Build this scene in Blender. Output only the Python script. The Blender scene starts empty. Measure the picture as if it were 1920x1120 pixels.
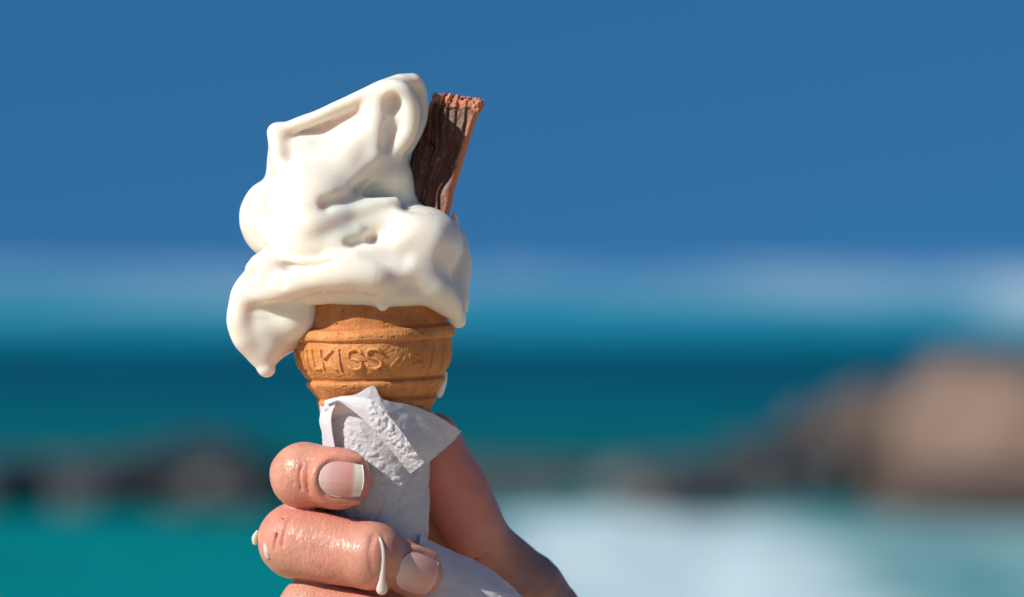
import bpy, math, random
import numpy as np
from mathutils import Vector

sc = bpy.context.scene
S = 0.00016                       # one design unit is 0.16 mm
DIST = 1.2                        # camera to cone

# ------------------------------------------------------------------ camera
pitch = math.atan(80 * S / DIST)
cd = bpy.data.cameras.new('camera')
cam = bpy.data.objects.new('camera', cd)
sc.collection.objects.link(cam)
cam.location = (0, -DIST, DIST * math.tan(pitch))
cam.rotation_euler = (math.pi / 2 - pitch, 0, 0)
cd.sensor_width = 36
cd.lens = 36 * DIST / (1920 * S)
cd.clip_start = 0.05
cd.clip_end = 30000
cd.dof.use_dof = True
cd.dof.focus_distance = DIST - 0.016
cd.dof.aperture_fstop = 8.0
sc.camera = cam

# ------------------------------------------------------------------ sky and sun
TO_SUN = Vector((-0.70, -0.42, 0.58)).normalized()
EL = math.asin(TO_SUN.z)
AZ = math.atan2(TO_SUN.x, TO_SUN.y)
w = bpy.data.worlds.new('World')
sc.world = w
w.use_nodes = True
wn, wl = w.node_tree.nodes, w.node_tree.links
bg = wn['Background']
sky = wn.new('ShaderNodeTexSky')
sky.sky_type = 'NISHITA'
sky.sun_disc = False
sky.sun_elevation = EL
sky.sun_rotation = AZ
sky.air_density = 1.0
sky.dust_density = 0.0
sky.ozone_density = 4.0
sky.altitude = 0
tc = wn.new('ShaderNodeTexCoord')
sp = wn.new('ShaderNodeSeparateXYZ')
wl.new(tc.outputs['Generated'], sp.inputs[0])
mx = wn.new('ShaderNodeMath'); mx.operation = 'MAXIMUM'; mx.inputs[1].default_value = 0
wl.new(sp.outputs['Z'], mx.inputs[0])
ma = wn.new('ShaderNodeMath'); ma.operation = 'MULTIPLY_ADD'; ma.inputs[1].default_value = 0.75; ma.inputs[2].default_value = 0.30
wl.new(mx.outputs[0], ma.inputs[0])
cb = wn.new('ShaderNodeCombineXYZ')
wl.new(sp.outputs['X'], cb.inputs['X']); wl.new(sp.outputs['Y'], cb.inputs['Y']); wl.new(ma.outputs[0], cb.inputs['Z'])
nv = wn.new('ShaderNodeVectorMath'); nv.operation = 'NORMALIZE'
wl.new(cb.outputs[0], nv.inputs[0])
wl.new(nv.outputs[0], sky.inputs[0])
tint = wn.new('ShaderNodeMix'); tint.data_type = 'RGBA'; tint.blend_type = 'MULTIPLY'
tint.inputs[0].default_value = 1.0; tint.inputs[7].default_value = (0.38, 1.02, 1.32, 1)
wl.new(sky.outputs[0], tint.inputs[6]); wl.new(tint.outputs[2], bg.inputs[0])
bg.inputs[1].default_value = 0.059

sd = bpy.data.lights.new('sun', 'SUN')
sd.energy = 5.0
sd.angle = math.radians(0.53)
sd.color = (1.0, 0.955, 0.89)
sun = bpy.data.objects.new('sun', sd)
sc.collection.objects.link(sun)
sun.rotation_euler = TO_SUN.to_track_quat('Z', 'Y').to_euler()

sc.view_settings.view_transform = 'Standard'
sc.view_settings.look = 'None'
sc.view_settings.exposure = 0.07
sc.view_settings.gamma = 1
sc.view_settings.use_curve_mapping = False

# ------------------------------------------------------------------ noise (numpy)
def hash3(i, j, k, seed):
    n = (i * 374761393 + j * 668265263 + k * 2147483647 + seed * 1274126177) & 0xffffffff
    n = ((n ^ (n >> 13)) * 1274126177) & 0xffffffff
    n = ((n ^ (n >> 16)) * 2246822519) & 0xffffffff
    return ((n ^ (n >> 15)) & 0xffff).astype(np.float32) / 32767.5 - 1.0

def vnoise(x, y, z, seed=0):
    x, y, z = np.broadcast_arrays(x, y, z)
    xi, yi, zi = (np.floor(a).astype(np.int64) for a in (x, y, z))
    f = [a - np.floor(a) for a in (x, y, z)]
    u, v, t = (a * a * a * (a * (a * 6 - 15) + 10) for a in f)
    r = 0
    for a in (0, 1):
        for b in (0, 1):
            for c in (0, 1):
                wgt = (u if a else 1 - u) * (v if b else 1 - v) * (t if c else 1 - t)
                r = r + wgt * hash3(xi + a, yi + b, zi + c, seed)
    return r

def fbm(x, y, z, octs=3, seed=0):
    r, a = 0, 1.0
    for o in range(octs):
        r = r + a * vnoise(x, y, z, seed + o * 17)
        x, y, z, a = x * 2.03, y * 2.03, z * 2.03, a * 0.5
    return r

def sstep(a, b, x):
    t = np.clip((x - a) / (b - a), 0, 1)
    return t * t * (3 - 2 * t)

# ------------------------------------------------------------------ spline
def spline(pts, n=8):
    P = np.array(pts, float)
    if len(P) < 3:
        return P
    Q = np.vstack([2 * P[0] - P[1], P, 2 * P[-1] - P[-2]])
    out = []
    for i in range(1, len(Q) - 2):
        for s in range(n):
            t = s / n
            out.append(0.5 * ((2 * Q[i]) + (-Q[i-1] + Q[i+1]) * t + (2*Q[i-1] - 5*Q[i] + 4*Q[i+1] - Q[i+2]) * t*t
                              + (-Q[i-1] + 3*Q[i] - 3*Q[i+1] + Q[i+2]) * t**3))
    out.append(P[-1])
    return np.array(out)

# ------------------------------------------------------------------ sculpting field
def smin(a, b, k):
    h = np.maximum(k - np.abs(a - b), 0) / k
    return np.minimum(a, b) - h * h * k * 0.25

def smax(a, b, k):
    return -smin(-a, -b, k)

class Field:
    def __init__(self, lo, hi, step):
        self.lo = np.array(lo, float); self.h = step
        self.n = np.ceil((np.array(hi) - lo) / step).astype(int) + 1
        self.ax = [(self.lo[i] + np.arange(self.n[i]) * step).astype(np.float32) for i in range(3)]
        self.D = np.full(self.n, 400.0, np.float32)
    def box(self, lo, hi):
        s = []
        for i in range(3):
            a = int(np.clip(math.floor((lo[i] - self.lo[i]) / self.h), 0, self.n[i]))
            b = int(np.clip(math.ceil((hi[i] - self.lo[i]) / self.h) + 1, 0, self.n[i]))
            if b <= a: return None, None
            s.append(slice(a, b))
        s = tuple(s)
        g = (self.ax[0][s[0]][:, None, None], self.ax[1][s[1]][None, :, None], self.ax[2][s[2]][None, None, :])
        return s, g
    def apply(self, s, d, k, carve):
        if carve: self.D[s] = smax(self.D[s], -d, k)
        else: self.D[s] = smin(self.D[s], d.astype(np.float32), k)
    def chain(self, pts, k=12, carve=False, n=6, zs=1.0, smooth=True):
        """swept tube through (x, y, depth, radius); zs squashes its depth"""
        P = spline(pts, n) if (smooth and len(pts) > 2) else np.array(pts, float)
        m = k + 4 * self.h
        R = P[:, 3].max()
        lo = P[:, :3].min(0) - R * max(1, zs) - m; hi = P[:, :3].max(0) + R * max(1, zs) + m
        s, g = self.box(lo, hi)
        if s is None: return
        best = None
        out = np.full([a.stop - a.start for a in s], 400.0, np.float32)
        for a, b in zip(P[:-1], P[1:]):
            rr = max(a[3], b[3]) * max(1, zs) + m + 10
            s2, g2 = self.box(np.minimum(a[:3], b[:3]) - rr, np.maximum(a[:3], b[:3]) + rr)
            if s2 is None: continue
            dx, dy, dz = g2[0] - a[0], g2[1] - a[1], (g2[2] - a[2]) / zs
            bx, by, bz = b[0] - a[0], b[1] - a[1], (b[2] - a[2]) / zs
            h = np.clip((dx * bx + dy * by + dz * bz) / (bx * bx + by * by + bz * bz + 1e-6), 0, 1)
            d = np.sqrt((dx - bx * h) ** 2 + (dy - by * h) ** 2 + (dz - bz * h) ** 2) - (a[3] + (b[3] - a[3]) * h)
            ss = []
            for i in range(3):
                lo_i = max(s2[i].start, s[i].start); hi_i = min(s2[i].stop, s[i].stop)
                ss.append((lo_i, hi_i))
            if any(p >= q for p, q in ss): continue
            o = tuple(slice(p - s[i].start, q - s[i].start) for i, (p, q) in enumerate(ss))
            dd = tuple(slice(p - s2[i].start, q - s2[i].start) for i, (p, q) in enumerate(ss))
            out[o] = np.minimum(out[o], d[dd])
        self.apply(s, out, k, carve)
    def ell(self, c, r, k=12, carve=False, rot=0.0):
        """ellipsoid; rot turns it in the x-y plane (degrees)"""
        m = max(r[:2]) + k + 4 * self.h
        mz = r[2] + k + 4 * self.h
        s, g = self.box((c[0] - m, c[1] - m, c[2] - mz), (c[0] + m, c[1] + m, c[2] + mz))
        if s is None: return
        x, y, z = g[0] - c[0], g[1] - c[1], g[2] - c[2]
        if rot:
            a = math.radians(rot); x, y = x * math.cos(a) + y * math.sin(a), -x * math.sin(a) + y * math.cos(a)
        k0 = np.sqrt((x / r[0]) ** 2 + (y / r[1]) ** 2 + (z / r[2]) ** 2)
        k1 = np.sqrt((x / r[0] ** 2) ** 2 + (y / r[1] ** 2) ** 2 + (z / r[2] ** 2) ** 2)
        self.apply(s, k0 * (k0 - 1) / np.maximum(k1, 1e-6), k, carve)
    def mesh(self, smooth_it=2):
        D, n = self.D, self.n
        inside = D < 0
        c = [slice(0, -1), slice(1, None)]
        cnt = np.zeros(n - 1, np.int8)
        for a in (0, 1):
            for b in (0, 1):
                for e in (0, 1):
                    cnt += inside[c[a], c[b], c[e]]
        act = (cnt > 0) & (cnt < 8)
        I = np.argwhere(act)
        idx = np.full(n - 1, -1, np.int32)
        idx[act] = np.arange(len(I))
        acc = np.zeros((len(I), 3)); num = np.zeros(len(I))
        corners = [(a, b, e) for a in (0, 1) for b in (0, 1) for e in (0, 1)]
        val = {q: D[I[:, 0] + q[0], I[:, 1] + q[1], I[:, 2] + q[2]].astype(float) for q in corners}
        for q in corners:
            for ax in range(3):
                if q[ax]: continue
                p = list(q); p[ax] = 1; p = tuple(p)
                va, vb = val[q], val[p]
                m = (va < 0) != (vb < 0)
                t = np.where(m, va / np.where(m, va - vb, 1), 0)
                pt = np.tile(np.array(q, float), (len(I), 1)); pt[:, ax] = t
                acc += pt * m[:, None]; num += m
        V = (I + acc / num[:, None]) * self.h + self.lo
        F = []
        for ax in range(3):
            o1, o2 = (ax + 1) % 3, (ax + 2) % 3
            A = [slice(None)] * 3; B = [slice(None)] * 3
            A[ax] = slice(0, -1); B[ax] = slice(1, None)
            ch = inside[tuple(A)] != inside[tuple(B)]
            E = np.argwhere(ch)
            E = E[(E[:, o1] > 0) & (E[:, o2] > 0) & (E[:, o1] < n[o1] - 1) & (E[:, o2] < n[o2] - 1)]
            ins = inside[E[:, 0], E[:, 1], E[:, 2]]
            q = []
            for (u, v) in ((1, 1), (0, 1), (0, 0), (1, 0)):
                G = E.copy(); G[:, o1] -= u; G[:, o2] -= v
                q.append(idx[G[:, 0], G[:, 1], G[:, 2]])
            q = np.stack(q, 1)
            q[~ins] = q[~ins][:, ::-1]
            F.append(q)
        F = np.vstack(F)
        F = F[(F >= 0).all(1)]
        e = np.vstack([F[:, [0, 1]], F[:, [1, 2]], F[:, [2, 3]], F[:, [3, 0]]])
        deg = np.bincount(e.ravel(), minlength=len(V)).astype(float); deg[deg == 0] = 1
        for it in range(smooth_it * 2):
            lap = np.zeros_like(V)
            for a in range(3):
                lap[:, a] = np.bincount(e[:, 0], V[e[:, 1], a], len(V)) + np.bincount(e[:, 1], V[e[:, 0], a], len(V))
            V = V + (0.5 if it % 2 == 0 else -0.53) * (lap / deg[:, None] - V)
        return V, F

def vnormals(V, F):
    n = np.cross(V[F[:, 2]] - V[F[:, 0]], V[F[:, 3]] - V[F[:, 1]])
    N = np.zeros_like(V)
    for j in range(4):
        for a in range(3):
            N[:, a] += np.bincount(F[:, j], n[:, a], len(V))
    return N / np.maximum(np.linalg.norm(N, axis=1, keepdims=True), 1e-9)

# ------------------------------------------------------------------ objects
def to_world(V):
    return np.stack([(V[:, 0] - 960) * S, V[:, 2] * S, (560 - V[:, 1]) * S], 1)

def link_mesh(name, V, F, m, parent=None, world=False, attrs=None, flip=False):
    V = np.asarray(V, float)
    W = V if world else to_world(V)
    F = np.asarray(F)
    if flip: F = F[:, ::-1]
    me = bpy.data.meshes.new(name)
    me.vertices.add(len(W)); me.vertices.foreach_set('co', W.astype(np.float32).ravel())
    k = F.shape[1]
    me.loops.add(F.size); me.loops.foreach_set('vertex_index', np.ascontiguousarray(F).astype(np.int32).ravel())
    me.polygons.add(len(F)); me.polygons.foreach_set('loop_start', np.arange(0, F.size, k, dtype=np.int32))
    me.polygons.foreach_set('use_smooth', np.ones(len(F), bool))
    me.update(calc_edges=True)
    me.validate()
    for an, av in (attrs or {}).items():
        at = me.attributes.new(an, 'FLOAT', 'POINT')
        at.data.foreach_set('value', np.asarray(av, np.float32))
    me.materials.append(m)
    o = bpy.data.objects.new(name, me)
    sc.collection.objects.link(o)
    if parent is not None:
        o.parent = parent
        o.matrix_parent_inverse = parent.matrix_world.inverted()
    return o

def tag(o, label, cat, group=None):
    o['label'] = label; o['category'] = cat
    if group: o['group'] = group
    return o

def thing(name, label, cat, p, group=None):
    o = bpy.data.objects.new(name, None)
    sc.collection.objects.link(o)
    o.location = ((p[0] - 960) * S, p[2] * S, (560 - p[1]) * S)
    o.empty_display_size = 0.01
    bpy.context.view_layer.update()
    return tag(o, label, cat, group)

# ------------------------------------------------------------------ materials
def mat(name, color, rough=0.5, **kw):
    m = bpy.data.materials.new(name); m.use_nodes = True
    b = m.node_tree.nodes['Principled BSDF']
    b.inputs['Base Color'].default_value = (*color, 1)
    b.inputs['Roughness'].default_value = rough
    for k, v in kw.items():
        b.inputs[k.replace('_', ' ')].default_value = v
    return m, m.node_tree.nodes, m.node_tree.links, b

def N(nodes, t, **kw):
    n = nodes.new(t)
    for k, v in kw.items(): setattr(n, k, v)
    return n

def noise(nodes, links, scale, detail=4, rough=0.55, vec=None, mapscale=None):
    n = nodes.new('ShaderNodeTexNoise')
    n.inputs['Scale'].default_value = scale; n.inputs['Detail'].default_value = detail; n.inputs['Roughness'].default_value = rough
    src = vec
    if src is None:
        src = nodes.new('ShaderNodeTexCoord').outputs['Object']
    if mapscale:
        mp = nodes.new('ShaderNodeMapping'); mp.inputs['Scale'].default_value = mapscale
        links.new(src, mp.inputs[0]); src = mp.outputs[0]
    links.new(src, n.inputs['Vector'])
    return n.outputs['Fac']

def ramp(nodes, links, fac, stops):
    r = nodes.new('ShaderNodeValToRGB')
    el = r.color_ramp.elements
    while len(el) < len(stops): el.new(0.5)
    for e, (p, c) in zip(el, stops):
        e.position = p; e.color = (*c, 1) if len(c) == 3 else c
    links.new(fac, r.inputs[0])
    return r.outputs[0]

def mix(nodes, links, fac, a, b, mode='MIX'):
    n = nodes.new('ShaderNodeMix'); n.data_type = 'RGBA'; n.blend_type = mode
    for sock, v in ((n.inputs[0], fac), (n.inputs[6], a), (n.inputs[7], b)):
        if isinstance(v, (int, float)): sock.default_value = v
        elif isinstance(v, tuple): sock.default_value = (*v, 1)
        else: links.new(v, sock)
    return n.outputs[2]

def bump(nodes, links, b, height, strength, dist):
    n = nodes.new('ShaderNodeBump'); n.inputs['Strength'].default_value = strength; n.inputs['Distance'].default_value = dist
    links.new(height, n.inputs['Height']); links.new(n.outputs[0], b.inputs['Normal'])
    return n

# soft serve
M_ice, nn, ll, b = mat('soft_serve', (0.84, 0.775, 0.65), 0.30, Subsurface_Weight=0.9, Subsurface_Scale=0.0046)
b.inputs['Subsurface Radius'].default_value = (1.0, 0.52, 0.24)
b.inputs['Specular IOR Level'].default_value = 0.35
b.inputs['Coat Weight'].default_value = 0.35; b.inputs['Coat Roughness'].default_value = 0.10
f1 = noise(nn, ll, 160, 3); f2 = noise(nn, ll, 900, 3)
c = ramp(nn, ll, noise(nn, ll, 45, 3), [(0.3, (0.86, 0.80, 0.68)), (0.7, (0.87, 0.815, 0.70))])
ll.new(c, b.inputs['Base Color'])
ad = N(nn, 'ShaderNodeMath', operation='MULTIPLY_ADD'); ll.new(f2, ad.inputs[0]); ad.inputs[1].default_value = 0.12; ll.new(f1, ad.inputs[2])
bump(nn, ll, b, ad.outputs[0], 0.2, 0.0006)
cbp = nn.new('ShaderNodeBump'); cbp.inputs['Strength'].default_value = 0.5; cbp.inputs['Distance'].default_value = 0.0006
ll.new(noise(nn, ll, 330, 2), cbp.inputs['Height']); ll.new(cbp.outputs[0], b.inputs['Coat Normal'])
ll.new(ramp(nn, ll, f1, [(0.3, (0.22,) * 3), (0.7, (0.42,) * 3)]), b.inputs['Roughness'])

# wafer
M_wafer, nn, ll, b = mat('wafer', (0.6, 0.25, 0.07), 0.62, Subsurface_Weight=0.25, Subsurface_Scale=0.002)
b.inputs['Subsurface Radius'].default_value = (1.0, 0.4, 0.15)
b.inputs['Specular IOR Level'].default_value = 0.3
c1 = ramp(nn, ll, noise(nn, ll, 70, 5), [(0.30, (0.54, 0.215, 0.065)), (0.5, (0.66, 0.285, 0.09)), (0.72, (0.73, 0.35, 0.13))])
streak = noise(nn, ll, 420, 4, 0.6, None, (1, 1, 0.18))
c2 = mix(nn, ll, ramp(nn, ll, streak, [(0.35, (0,) * 3), (0.7, (0.55,) * 3)]), c1, (0.42, 0.125, 0.03))
at = N(nn, 'ShaderNodeAttribute', attribute_name='pale')
c3 = mix(nn, ll, at.outputs['Fac'], c2, (0.74, 0.35, 0.13))
at2 = N(nn, 'ShaderNodeAttribute', attribute_name='dark_bands')
c4 = mix(nn, ll, at2.outputs['Fac'], c3, (0.40, 0.12, 0.03))
ll.new(c4, b.inputs['Base Color'])
h = noise(nn, ll, 1500, 4, 0.65)
ad = N(nn, 'ShaderNodeMath', operation='ADD'); ll.new(h, ad.inputs[0]); ll.new(streak, ad.inputs[1])
bump(nn, ll, b, ad.outputs[0], 0.55, 0.0004)

# chocolate
M_choc, nn, ll, b = mat('chocolate', (0.13, 0.045, 0.02), 0.5)
b.inputs['Specular IOR Level'].default_value = 0.3
at = N(nn, 'ShaderNodeAttribute', attribute_name='lit_crust')
cA = ramp(nn, ll, noise(nn, ll, 160, 3, 0.5, None, (1, 1, 0.5)), [(0.3, (0.10, 0.044, 0.027)), (0.7, (0.155, 0.068, 0.042))])
cB = ramp(nn, ll, noise(nn, ll, 900, 5, 0.7), [(0.3, (0.42, 0.15, 0.075)), (0.7, (0.66, 0.28, 0.16))])
ll.new(mix(nn, ll, at.outputs['Fac'], cA, cB), b.inputs['Base Color'])
bump(nn, ll, b, noise(nn, ll, 1800, 5, 0.7), 0.3, 0.0003)
ll.new(ramp(nn, ll, at.outputs['Fac'], [(0, (0.45,) * 3), (1, (0.78,) * 3)]), b.inputs['Roughness'])

# skin
M_skin, nn, ll, b = mat('skin', (0.6, 0.3, 0.2), 0.35, Subsurface_Weight=0.35, Subsurface_Scale=0.003)
b.inputs['Subsurface Radius'].default_value = (1.0, 0.33, 0.18)
b.inputs['Specular IOR Level'].default_value = 0.42
base = ramp(nn, ll, noise(nn, ll, 150, 5, 0.6), [(0.30, (0.52, 0.225, 0.145)), (0.5, (0.61, 0.295, 0.195)), (0.72, (0.68, 0.37, 0.26))])
mott = ramp(nn, ll, noise(nn, ll, 620, 4, 0.6), [(0.35, (0,) * 3), (0.75, (0.35,) * 3)])
base = mix(nn, ll, mott, base, (0.72, 0.36, 0.27))
base = mix(nn, ll, ramp(nn, ll, noise(nn, ll, 75, 3), [(0.42, (0,) * 3), (0.68, (0.6,) * 3)]), base, (0.66, 0.27, 0.19))
at = N(nn, 'ShaderNodeAttribute', attribute_name='flush')
c = mix(nn, ll, at.outputs['Fac'], base, (0.66, 0.22, 0.16))
at2 = N(nn, 'ShaderNodeAttribute', attribute_name='thumb_shade')
c = mix(nn, ll, at2.outputs['Fac'], c, (0.36, 0.195, 0.13))
ll.new(c, b.inputs['Base Color'])
vor = N(nn, 'ShaderNodeTexVoronoi', feature='DISTANCE_TO_EDGE'); vor.inputs['Scale'].default_value = 1150
tco = nn.new('ShaderNodeTexCoord'); mp = nn.new('ShaderNodeMapping'); mp.inputs['Scale'].default_value = (1.0, 1.0, 0.62)
ll.new(tco.outputs['Object'], mp.inputs[0])
wob = nn.new('ShaderNodeTexNoise'); wob.inputs['Scale'].default_value = 300; ll.new(tco.outputs['Object'], wob.inputs['Vector'])
va = N(nn, 'ShaderNodeVectorMath', operation='MULTIPLY_ADD'); ll.new(wob.outputs['Color'], va.inputs[0]); va.inputs[1].default_value = (0.003,) * 3; ll.new(mp.outputs[0], va.inputs[2])
ll.new(va.outputs[0], vor.inputs['Vector'])
vr = ramp(nn, ll, vor.outputs['Distance'], [(0.0, (0,) * 3), (0.22, (1,) * 3)])
hn0 = noise(nn, ll, 2600, 3)
lin = noise(nn, ll, 420, 4, 0.6, None, (3.2, 1.0, 0.55))
lr = ramp(nn, ll, lin, [(0.40, (1,) * 3), (0.47, (0,) * 3), (0.54, (1,) * 3)])
hs = N(nn, 'ShaderNodeMath', operation='MULTIPLY_ADD'); ll.new(lr, hs.inputs[0]); hs.inputs[1].default_value = 1.5; ll.new(hn0, hs.inputs[2]); hn = hs.outputs[0]
ad = N(nn, 'ShaderNodeMath', operation='MULTIPLY_ADD'); vh = N(nn, 'ShaderNodeMath', operation='MULTIPLY'); ll.new(vr, vh.inputs[0]); vh.inputs[1].default_value = 0.28
ll.new(hn, ad.inputs[0]); ad.inputs[1].default_value = 0.7; ll.new(vh.outputs[0], ad.inputs[2])
at3 = N(nn, 'ShaderNodeAttribute', attribute_name='wrinkle')
mm = N(nn, 'ShaderNodeMath', operation='MULTIPLY_ADD'); ll.new(at3.outputs['Fac'], mm.inputs[0]); mm.inputs[1].default_value = 0.8; mm.inputs[2].default_value = 0.2
bp = bump(nn, ll, b, ad.outputs[0], 0.5, 0.00009)
ll.new(mm.outputs[0], bp.inputs['Strength'])
b.inputs['Coat Weight'].default_value = 0.08; b.inputs['Coat Roughness'].default_value = 0.3

# nails
M_nail, nn, ll, b = mat('fingernail', (0.8, 0.5, 0.45), 0.22, Subsurface_Weight=0.3, Subsurface_Scale=0.0012)
b.inputs['Coat Weight'].default_value = 0.35; b.inputs['Coat Roughness'].default_value = 0.2
at = N(nn, 'ShaderNodeAttribute', attribute_name='along')
rgb = ramp(nn, ll, at.outputs['Fac'], [(0.0, (0.82, 0.58, 0.51)), (0.16, (0.80, 0.53, 0.46)), (0.28, (0.76, 0.43, 0.36)), (0.70, (0.74, 0.34, 0.27)), (0.765, (0.76, 0.44, 0.36)), (0.815, (0.86, 0.77, 0.62)), (1.0, (0.88, 0.82, 0.68))])
ll.new(mix(nn, ll, ramp(nn, ll, noise(nn, ll, 180, 3), [(0.4, (0,) * 3), (0.7, (0.35,) * 3)]), rgb, (0.78, 0.48, 0.42)), b.inputs['Base Color'])
bump(nn, ll, b, noise(nn, ll, 260, 3, 0.5, None, (0.3, 1, 3.5)), 0.35, 0.00018)

# napkin
M_nap, nn, ll, b = mat('paper_napkin', (0.88, 0.865, 0.875), 0.85, Subsurface_Weight=0.35, Subsurface_Scale=0.0015)
b.inputs['Subsurface Radius'].default_value = (1.0, 0.9, 0.9)
b.inputs['Specular IOR Level'].default_value = 0.15
bump(nn, ll, b, noise(nn, ll, 1600, 5, 0.6), 0.35, 0.0003)
tr = nn.new('ShaderNodeBsdfTranslucent'); tr.inputs[0].default_value = (0.8, 0.76, 0.78, 1)
ms = nn.new('ShaderNodeMixShader'); ms.inputs[0].default_value = 0.3
ll.new(b.outputs[0], ms.inputs[1]); ll.new(tr.outputs[0], ms.inputs[2]); ll.new(ms.outputs[0], nn['Material Output'].inputs[0])

# milk drips
M_milk, nn, ll, b = mat('melted_ice_cream', (0.84, 0.76, 0.67), 0.12, Transmission_Weight=0.25, Subsurface_Weight=0.8, Subsurface_Scale=0.002)
b.inputs['Coat Weight'].default_value = 0.4; b.inputs['Coat Roughness'].default_value = 0.05

# ------------------------------------------------------------------ sea, beach (metres)
SEA = -4.0
def sheet(xs, ys, zf):
    X, Y = np.meshgrid(xs, ys)
    Z = zf(X, Y)
    V = np.stack([X.ravel(), Y.ravel(), Z.ravel()], 1)
    nx, ny = len(xs), len(ys)
    i = np.arange(ny - 1)[:, None] * nx + np.arange(nx - 1)[None, :]
    F = np.stack([i, i + 1, i + nx + 1, i + nx], -1).reshape(-1, 4)
    return V, F

ys = 22 * (15000 / 22) ** (np.linspace(0, 1, 420))
xs = np.concatenate([-np.geomspace(9000, 45, 40), np.linspace(-44, 44, 260), np.geomspace(45, 9000, 40)])
def sea_z(X, Y):
    fade = np.clip(1 - np.abs(X) / 400, 0, 1)
    near = sstep(600, 120, Y)
    s = 0.10 * np.sin(Y * 0.9 + 1.4 * np.sin(X * 0.13)) + 0.12 * fbm(X * 0.35, Y * 0.6, 0 * X, 3, 3)
    surf = sstep(59.5, 57.5, Y) * sstep(44, 50, Y) * sstep(-1.5, 0.5, X) * sstep(7.5, 4.0, X)
    s = s + surf * (0.08 + 0.08 * fbm(X * 1.6, Y * 1.2, 0 * X, 3, 9))
    return SEA + s * near * fade
V, F = sheet(xs, ys, sea_z)
X, Y = V[:, 0], V[:, 1]
surf = sstep(60.5, 58.5, Y) * sstep(-0.9, 0.3, X + 0.4 * fbm(X * 0.8, Y * 0.3, 0 * X, 2, 4)) * sstep(5.2, 3.2, X + 0.6 * fbm(X * 0.5, Y * 0.25, 0 * X, 2, 8))
surf = surf * (0.72 + 0.12 * fbm(X * 1.2, Y * 0.4, 0 * X, 3, 5))
wash = sstep(62, 58, Y) * sstep(2.5, 5.0, X) * (0.26 + 0.12 * fbm(X * 0.7, Y * 0.25, 0 * X, 3, 6))
far = sstep(200, 400, Y) * (0.28 + 0.55 * fbm(X / 17.0, np.log(Y) * 3.0, 0 * X, 2, 12) + 0.35 * sstep(5, 60, X * 300 / np.maximum(Y, 1)))
ratio = X / np.maximum(Y, 1)
far = far * sstep(2600, 1000, Y) + 1.0 * sstep(0.105, 0.135, ratio) * sstep(190, 230, Y) * sstep(1500, 600, Y)
foam = np.clip(np.maximum(np.maximum(surf, wash), 0.40 * np.clip(far, 0, 2)), 0, 1)
M_sea, nn, ll, b = mat('sea_water', (0.01, 0.12, 0.15), 0.45)
b.inputs['Specular IOR Level'].default_value = 0.04
geo = nn.new('ShaderNodeNewGeometry')
sx = nn.new('ShaderNodeSeparateXYZ'); ll.new(geo.outputs['Position'], sx.inputs[0])
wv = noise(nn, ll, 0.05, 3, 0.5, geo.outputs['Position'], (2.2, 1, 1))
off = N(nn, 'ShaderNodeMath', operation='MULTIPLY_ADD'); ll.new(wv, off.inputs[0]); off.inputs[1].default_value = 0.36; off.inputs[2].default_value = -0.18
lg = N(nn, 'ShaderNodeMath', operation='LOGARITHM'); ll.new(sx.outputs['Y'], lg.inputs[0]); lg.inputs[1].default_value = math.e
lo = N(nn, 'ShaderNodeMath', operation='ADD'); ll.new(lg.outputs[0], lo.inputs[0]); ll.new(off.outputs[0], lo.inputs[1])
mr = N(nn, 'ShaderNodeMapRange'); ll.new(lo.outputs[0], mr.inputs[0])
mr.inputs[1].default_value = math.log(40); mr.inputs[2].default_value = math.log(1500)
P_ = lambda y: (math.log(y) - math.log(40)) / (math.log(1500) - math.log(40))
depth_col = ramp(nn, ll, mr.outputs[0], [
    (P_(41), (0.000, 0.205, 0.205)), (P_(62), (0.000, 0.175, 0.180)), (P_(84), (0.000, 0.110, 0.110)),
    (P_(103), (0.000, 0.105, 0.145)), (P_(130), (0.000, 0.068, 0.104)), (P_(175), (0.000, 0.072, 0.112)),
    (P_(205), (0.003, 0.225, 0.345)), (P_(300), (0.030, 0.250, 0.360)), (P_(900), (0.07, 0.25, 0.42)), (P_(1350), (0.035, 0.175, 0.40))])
fa = N(nn, 'ShaderNodeAttribute', attribute_name='foam')
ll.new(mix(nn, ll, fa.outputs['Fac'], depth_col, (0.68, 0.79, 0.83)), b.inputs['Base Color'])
bump(nn, ll, b, noise(nn, ll, 1.5, 5, 0.6, geo.outputs['Position'], (1, 0.6, 1)), 0.4, 0.15)
sea = link_mesh('sea', V, F, M_sea, world=True, attrs={'foam': foam})
sea['kind'] = 'structure'

M_sand, nn, ll, b = mat('sand', (0.52, 0.40, 0.27), 0.9)
ll.new(ramp(nn, ll, noise(nn, ll, 1.2, 6), [(0.3, (0.52, 0.39, 0.25)), (0.7, (0.62, 0.49, 0.33))]), b.inputs['Base Color'])
bump(nn, ll, b, noise(nn, ll, 8, 6), 0.6, 0.08)
V, F = sheet(np.linspace(-90, 90, 120), np.linspace(-120, 27, 110),
             lambda X, Y: -1.55 - 2.75 * sstep(4, 27, Y) + 0.05 * fbm(X * 0.4, Y * 0.4, 0 * X, 3, 2) + 3.0 * sstep(-40, -110, Y))
beach = link_mesh('beach', V, F, M_sand, world=True)
beach['kind'] = 'structure'

# seabed under the water so that nothing is open below
M_bed, nn, ll, b = mat('seabed_sand', (0.35, 0.32, 0.22), 0.9)
V, F = sheet(np.linspace(-9000, 9000, 20), np.linspace(20, 15000, 20), lambda X, Y: SEA - 1.6 + 0 * X)
o = link_mesh('seabed', V, F, M_bed, world=True); o['kind'] = 'structure'

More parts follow.
